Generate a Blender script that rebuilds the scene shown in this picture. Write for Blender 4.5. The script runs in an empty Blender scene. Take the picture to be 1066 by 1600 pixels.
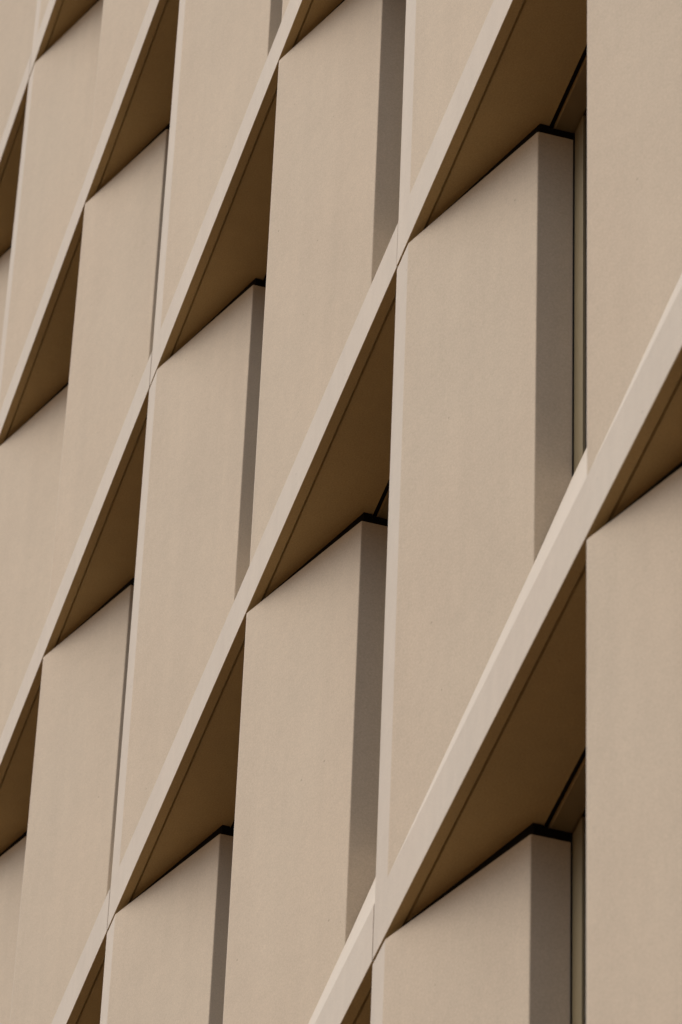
import bpy, bmesh, math, random
from mathutils import Matrix, Vector
random.seed(7)
S = bpy.context.scene
COL = S.collection

# ------------------------------------------------------------------ dimensions (metres)
H, W, Z0 = 3.6, 2.40584, 16.8           # storey height, fin pitch, height of storey 0 above the ground
STRIP, XO = 0.169, 0.090                # flat nose of every other fin, offset of the fins between
SPX, SPY, RY = 0.811, 0.298, 0.444      # splay width and depth, depth at the inner end of the return
GAP_F, GAP_B = 0.027, 0.066             # joint over a fin, front and back
FH, SLOPE = 0.262, 3.2                  # flat front of the spandrel band and steepness of the slope above it
JN, BACK = 0.010, 0.52

# ------------------------------------------------------------------ camera
cam = bpy.data.objects.new("camera", bpy.data.cameras.new("camera"))
COL.objects.link(cam)
S.camera = cam
R = Matrix.Rotation(1.28363314, 4, 'Z') @ Matrix.Rotation(-0.0320982546, 4, 'Y') @ Matrix.Rotation(2.30028812, 4, 'X')
cam.matrix_world = Matrix.Translation((14.9135384, -4.13823336, -15.2088936 + Z0)) @ R
cd = cam.data
cd.sensor_fit = 'VERTICAL'; cd.sensor_height = 36; cd.sensor_width = 24
cd.lens = 183.1
cd.clip_start = 0.1; cd.clip_end = 2000
cd.dof.use_dof = True; cd.dof.focus_distance = 23.5; cd.dof.aperture_fstop = 5.6

# ------------------------------------------------------------------ daylight
SUN_EL, SUN_X, SUN_Y = math.radians(54), -0.09, -0.995     # sun's height and the side it stands on
w = bpy.data.worlds.new("World"); S.world = w; w.use_nodes = True
nt = w.node_tree
sky = nt.nodes.new('ShaderNodeTexSky'); sky.sky_type = 'NISHITA'; sky.sun_disc = False
sky.sun_elevation = SUN_EL
sky.sun_rotation = math.atan2(SUN_X, SUN_Y)
sky.dust_density = 3.5; sky.air_density = 1.0; sky.ozone_density = 1.0
bg = nt.nodes['Background']; bg.inputs[1].default_value = 0.15
nt.links.new(sky.outputs[0], bg.inputs[0])
sd = bpy.data.lights.new("sun", 'SUN'); sd.energy = 1.5; sd.angle = math.radians(60); sd.color = (1.0, 0.95, 0.88)
sun = bpy.data.objects.new("sun", sd); COL.objects.link(sun)
d = Vector((SUN_X * math.cos(SUN_EL), SUN_Y * math.cos(SUN_EL), math.sin(SUN_EL)))
sun.rotation_euler = d.to_track_quat('Z', 'Y').to_euler()
sun.location = (-10, -30, 40)
S.view_settings.view_transform = 'Standard'; S.view_settings.look = 'None'
S.view_settings.exposure = 0.07; S.view_settings.gamma = 1.0
S.cycles.max_bounces = 8; S.cycles.diffuse_bounces = 6

# ------------------------------------------------------------------ materials
def node(nt, t, **k):
    n = nt.nodes.new(t)
    for a, b in k.items(): setattr(n, a, b)
    return n

def noise(nt, pos, scale, detail=4, rough=.55, vscale=None):
    L = nt.links
    if vscale:
        m = node(nt, 'ShaderNodeVectorMath', operation='MULTIPLY'); m.inputs[1].default_value = vscale
        L.new(pos, m.inputs[0]); pos = m.outputs[0]
    n = node(nt, 'ShaderNodeTexNoise'); n.inputs['Scale'].default_value = scale
    n.inputs['Detail'].default_value = detail; n.inputs['Roughness'].default_value = rough
    L.new(pos, n.inputs['Vector'])
    return n.outputs['Fac']

def remap(nt, v, a, b, c, d_):
    r = node(nt, 'ShaderNodeMapRange'); r.inputs[1].default_value = a; r.inputs[2].default_value = b
    r.inputs[3].default_value = c; r.inputs[4].default_value = d_
    nt.links.new(v, r.inputs[0]); return r.outputs[0]

def math_(nt, op, a, b):
    m = node(nt, 'ShaderNodeMath', operation=op)
    for i, q in enumerate((a, b)):
        if isinstance(q, (int, float)): m.inputs[i].default_value = q
        else: nt.links.new(q, m.inputs[i])
    return m.outputs[0]

def stone(name, col, speck=1.0):
    """sandblasted cast stone: fine sand grain, blow holes, broad mottling, faint run marks"""
    m = bpy.data.materials.new(name); m.use_nodes = True
    nt = m.node_tree; L = nt.links; b = nt.nodes['Principled BSDF']
    pos = node(nt, 'ShaderNodeNewGeometry').outputs['Position']
    grain = remap(nt, noise(nt, pos, 130, 3, .7), .28, .72, 1 - .115 * speck, 1 + .115 * speck)
    mid = remap(nt, noise(nt, pos, 14, 5, .6), .3, .7, .975, 1.025)
    broad = remap(nt, noise(nt, pos, 1.3, 5, .6), .3, .7, .972, 1.028)
    runs = remap(nt, noise(nt, pos, 1.0, 4, .6, (9, 9, .5)), .3, .7, .974, 1.026)
    v = node(nt, 'ShaderNodeTexVoronoi'); v.inputs['Scale'].default_value = 13; v.inputs['Randomness'].default_value = 1
    L.new(pos, v.inputs['Vector'])
    sep = node(nt, 'ShaderNodeSeparateColor'); L.new(v.outputs['Color'], sep.inputs[0])
    size = remap(nt, sep.outputs[0], .80, 1.0, 0.0, .085)       # only some cells hold a hole
    hole = math_(nt, 'LESS_THAN', v.outputs['Distance'], size)
    holef = remap(nt, hole, 0, 1, 1, .72)
    att = node(nt, 'ShaderNodeAttribute', attribute_type='OBJECT', attribute_name='tone')
    tone = math_(nt, 'ADD', att.outputs['Fac'], 1.0)
    f = grain
    for q in (mid, broad, runs, holef, tone): f = math_(nt, 'MULTIPLY', f, q)
    hue = noise(nt, pos, .9, 3, .5, (1, 1, .6))
    mix = node(nt, 'ShaderNodeMix', data_type='RGBA')
    mix.inputs[6].default_value = (*[c * k for c, k in zip(col, (1.007, .998, .985))], 1)
    mix.inputs[7].default_value = (*[c * k for c, k in zip(col, (.994, 1.003, 1.0))], 1)
    L.new(remap(nt, hue, .35, .65, 0, 1), mix.inputs[0])
    sc = node(nt, 'ShaderNodeVectorMath', operation='SCALE')
    L.new(mix.outputs[2], sc.inputs[0]); L.new(f, sc.inputs['Scale'])
    L.new(sc.outputs[0], b.inputs['Base Color'])
    b.inputs['Roughness'].default_value = .85; b.inputs['Specular IOR Level'].default_value = .25
    bh = math_(nt, 'SUBTRACT', noise(nt, pos, 110, 3, .7), math_(nt, 'MULTIPLY', hole, 1.5))
    bp = node(nt, 'ShaderNodeBump'); bp.inputs['Strength'].default_value = .25; bp.inputs['Distance'].default_value = .002
    L.new(bh, bp.inputs['Height']); L.new(bp.outputs[0], b.inputs['Normal'])
    return m

def plain(name, col, rough=.5, metal=0, spec=.5):
    m = bpy.data.materials.new(name); m.use_nodes = True
    nt = m.node_tree; b = nt.nodes['Principled BSDF']
    pos = node(nt, 'ShaderNodeNewGeometry').outputs['Position']
    f = remap(nt, noise(nt, pos, 6, 5, .6), .3, .7, .93, 1.07)
    sc = node(nt, 'ShaderNodeVectorMath', operation='SCALE'); sc.inputs[0].default_value = col
    nt.links.new(f, sc.inputs['Scale']); nt.links.new(sc.outputs[0], b.inputs['Base Color'])
    b.inputs['Roughness'].default_value = rough; b.inputs['Metallic'].default_value = metal
    b.inputs['Specular IOR Level'].default_value = spec
    return m

STONE = (0.497, 0.417, 0.314)
M_STONE = stone('cast_stone', STONE)
M_NOSE = stone('smooth_cast_stone_sky_tint', tuple(c * k for c, k in zip(STONE, (1.04, 1.10, 1.20))), .6)  # finer grain, and paler, bluer sky light put into the stone colour
M_SOFFIT = stone("cast_stone_soffit_shade", (0.35, 0.272, 0.14), 1.4)  # same stone, with the brown shade of the undersides put into its colour
M_FRAME = plain('bronze_painted_metal', (0.20, 0.16, 0.085), .5, 0)
M_GASKET = plain('black_rubber', (0.008, 0.008, 0.008), .9, 0, .1)
M_GLASS = plain('dark_glass', (0.006, 0.007, 0.008), .08, 0, .5)
M_WALL = plain('dark_backing', (0.02, 0.018, 0.015), .9, 0, .1)

def paving():
    m = bpy.data.materials.new('brown_paving'); m.use_nodes = True
    nt = m.node_tree; L = nt.links; b = nt.nodes['Principled BSDF']
    pos = node(nt, 'ShaderNodeNewGeometry').outputs['Position']
    br = node(nt, 'ShaderNodeTexBrick'); br.inputs['Scale'].default_value = 2.0
    br.inputs['Color1'].default_value = (0.27, 0.135, 0.042, 1); br.inputs['Color2'].default_value = (0.21, 0.10, 0.03, 1)
    br.inputs['Mortar'].default_value = (0.05, 0.035, 0.02, 1); br.inputs['Mortar Size'].default_value = .012
    L.new(pos, br.inputs['Vector'])
    f = remap(nt, noise(nt, pos, .6, 6, .6), .3, .7, .85, 1.15)
    sc = node(nt, 'ShaderNodeVectorMath', operation='SCALE')
    L.new(br.outputs['Color'], sc.inputs[0]); L.new(f, sc.inputs['Scale']); L.new(sc.outputs[0], b.inputs['Base Color'])
    b.inputs['Roughness'].default_value = .9
    return m
M_PAVE = paving()

# ------------------------------------------------------------------ mesh helpers
def mesh(name, bm, mat):
    bmesh.ops.recalc_face_normals(bm, faces=bm.faces)
    me = bpy.data.meshes.new(name); bm.to_mesh(me); bm.free(); me.materials.append(mat); return me

def link(name, me, parent=None, loc=(0, 0, 0), tone=0.0):
    o = bpy.data.objects.new(name, me); COL.objects.link(o)
    o.parent = parent; o.location = loc; o['tone'] = tone
    return o

def box(bm, x0, x1, y0, y1, z0, z1):
    v = [bm.verts.new((x, y, z)) for x in (x0, x1) for y in (y0, y1) for z in (z0, z1)]
    for f in ((0, 1, 3, 2), (4, 6, 7, 5), (0, 4, 5, 1), (2, 3, 7, 6), (0, 2, 6, 4), (1, 5, 7, 3)):
        bm.faces.new([v[i] for i in f])

def prism_x(bm, prof, x0, x1):
    """profile of (y, z) points drawn along x"""
    a = [bm.verts.new((x0, y, z)) for y, z in prof]; b = [bm.verts.new((x1, y, z)) for y, z in prof]
    bm.faces.new(a); bm.faces.new(b[::-1])
    n = len(prof)
    for i in range(n): bm.faces.new((a[i], a[(i + 1) % n], b[(i + 1) % n], b[i]))

def bevel_edges(bm, test, r, seg=2):
    es = [e for e in bm.edges if test(e.verts[0].co, e.verts[1].co)]
    bmesh.ops.bevel(bm, geom=es, offset=r, segments=seg, affect='EDGES', profile=.5)

def nose(me):
    """smoother outer faces and slopes get sky tint in their colour, undersides get shade"""
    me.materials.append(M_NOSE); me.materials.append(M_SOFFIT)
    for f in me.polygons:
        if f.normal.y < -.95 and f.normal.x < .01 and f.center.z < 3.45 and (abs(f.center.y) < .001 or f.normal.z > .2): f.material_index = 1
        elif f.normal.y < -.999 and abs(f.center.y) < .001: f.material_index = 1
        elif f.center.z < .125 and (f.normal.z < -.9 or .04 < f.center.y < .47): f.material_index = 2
    return me

# band of a panel: flat nose, joint groove in its underside, long steep slope up to the window
def spandrel_mesh():
    bm = bmesh.new()
    prof = [(0, 0), (0.043, 0), (0.045, 0.012), (0.052, 0.020), (0.054, 0.013),
            (.353, .013), (.353, .06), (.376, .06), (.376, .001), (.460, .001), (.460, .12), (BACK, .12),
            (BACK, FH + SLOPE * .46), (.46, FH + SLOPE * .46), (0, FH)]
    prism_x(bm, prof, 0, 2 * W - JN)
    near = lambda a, b: abs(a - b) < 1e-5
    bevel_edges(bm, lambda a, b: near(a.y, 0) and near(b.y, 0) and near(a.z, b.z) and near(a.z, 0), .003)
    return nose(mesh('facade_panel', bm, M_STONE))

def fin_mesh(strip):
    """splayed fin standing on the band: nose, splay, return; top cut back under the next panel"""
    bm = bmesh.new()
    x0 = 0.0
    plan = ([(x0, 0), (STRIP, 0)] if strip else [(0, 0), (0.012, 0)])
    s0 = plan[-1][0]
    s1 = (STRIP if strip else 0) + SPX
    plan += [(s1, SPY), (s1, BACK), (x0, BACK)]
    top = lambda y: H - (GAP_F + (GAP_B - GAP_F) * min(y, SPY) / SPY)
    lo = [bm.verts.new((x, y, FH)) for x, y in plan]
    hi = [bm.verts.new((x, y, top(y))) for x, y in plan]
    n = len(plan)
    bm.faces.new(lo[::-1]); 
    for i in range(n): bm.faces.new((lo[i], lo[(i + 1) % n], hi[(i + 1) % n], hi[i]))
    fs = bmesh.ops.triangulate(bm, faces=[bm.faces.new(hi)])
    near = lambda a, b: abs(a - b) < 1e-5
    bevel_edges(bm, lambda a, b: near(a.x, b.x) and near(a.y, b.y) and a.y < .4, .004)
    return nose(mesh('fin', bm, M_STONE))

def seal_mesh(strip):
    """black compressible seal in the open joint between a fin's head and the underside above it"""
    s0 = STRIP if strip else .012
    s1 = (STRIP if strip else 0) + SPX
    e = .022
    plan = [(.004, e), (s0 - .012, e), (s1 - e, SPY + e * .7), (s1 - e, .352), (.004, .352)]
    back = (.004, s1 - .02, .351, BACK - .01)
    bm = bmesh.new()
    lo = [bm.verts.new((x, y, H - .080)) for x, y in plan]; hi = [bm.verts.new((x, y, H + .0075)) for x, y in plan]
    n = len(plan); bm.faces.new(lo[::-1]); bm.faces.new(hi)
    for i in range(n): bm.faces.new((lo[i], lo[(i + 1) % n], hi[(i + 1) % n], hi[i]))
    box(bm, back[0], back[1], .3525, back[3], H - .080, H - .0046)
    return mesh('seal', bm, M_GASKET)

ME_SP, ME_FS, ME_FP = spandrel_mesh(), fin_mesh(True), fin_mesh(False)
# underside lining of a panel, behind the joint: lies just below the band's concrete
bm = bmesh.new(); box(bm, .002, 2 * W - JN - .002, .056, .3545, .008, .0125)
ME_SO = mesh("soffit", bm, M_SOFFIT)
bm = bmesh.new(); box(bm, .003, 2 * W - JN - .003, .3550, .3755, .022, .04)
ME_SLOT = mesh('joint_seal', bm, M_GASKET)
ME_S1, ME_S2 = seal_mesh(True), seal_mesh(False)

# window between two fins: x from 0 (its fin's return) to ww
def window_meshes(ww):
    z0, z1 = 1.70, H
    bm = bmesh.new(); box(bm, .1125, ww - .1125, .462, .49, z0, z1 + .01); glass = mesh('window', bm, M_GLASS)
    bm = bmesh.new()
    box(bm, .006, .112, .452, .56, z0, z1 - .03); box(bm, ww - .112, ww - .006, .452, .56, z0, z1 - .03)
    box(bm, .1125, ww - .1125, .4925, .56, z0, z0 + .10)
    fr = mesh('window_frame', bm, M_FRAME)
    bm = bmesh.new(); box(bm, -.25, ww + .05, .377, .459, z1 - .0035, z1 + .0005); hd = mesh('window_head', bm, M_FRAME)
    bm = bmesh.new(); box(bm, .0005, .0055, .446, .54, z0, z1 - .03); gk = mesh('gasket', bm, M_GASKET)
    return glass, fr, hd, gk

# ------------------------------------------------------------------ the building
bld = bpy.data.objects.new('building', None); COL.objects.link(bld); bld.location = (0, 0, 0)
bld['label'] = 'sand coloured cast stone office facade with splayed vertical fins and deep horizontal bands'
bld['category'] = 'building'

wa = window_meshes(W + XO - STRIP - SPX)          # from a broad nosed fin to a sharp one
wb = window_meshes(W - XO - SPX)                  # from a sharp fin to the next broad nosed one
def add_window(ms, x, z):
    g = link('window', ms[0], bld, (x, 0, z))
    for n, m in zip(('window_frame', 'window_head', 'gasket'), ms[1:]): link(n, m, g)

rows = {-8: range(2, 7), -6: range(0, 6), -4: range(-2, 5), -2: range(-3, 4), 0: range(-4, 3), 2: range(-4, 2)}
for k, rr in rows.items():
    for j in rr:
        t = random.uniform(-.02, .02)
        p = link('facade_panel', ME_SP, bld, (k * W, random.uniform(-.0015, .0015), Z0 + j * H + random.uniform(-.0015, .0015)), t)
        link('fin', ME_FS, p, (0, 0, 0), t); link('fin', ME_FP, p, (W + XO, 0, 0), t)
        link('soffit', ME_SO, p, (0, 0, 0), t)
        link('seal', ME_S1, p); link('seal', ME_S2, p, (W + XO, 0, 0)); link('joint_seal', ME_SLOT, p)
        add_window(wa, k * W + STRIP + SPX, Z0 + j * H)
        add_window(wb, (k + 1) * W + XO + SPX, Z0 + j * H)
# dark structure behind the panels, down to the ground
bm = bmesh.new(); box(bm, -9 * W, 4.5 * W, .565, 9, 0, Z0 + 7 * H)
link('inner_wall', mesh('inner_wall', bm, M_WALL), bld)

# ------------------------------------------------------------------ the ground
bm = bmesh.new()
v = [bm.verts.new(c) for c in ((-600, -600, 0), (600, -600, 0), (600, 600, 0), (-600, 600, 0))]; bm.faces.new(v)
g = link('pavement', mesh('pavement', bm, M_PAVE)); g['kind'] = 'structure'; g.location = (0, 0, -.004)
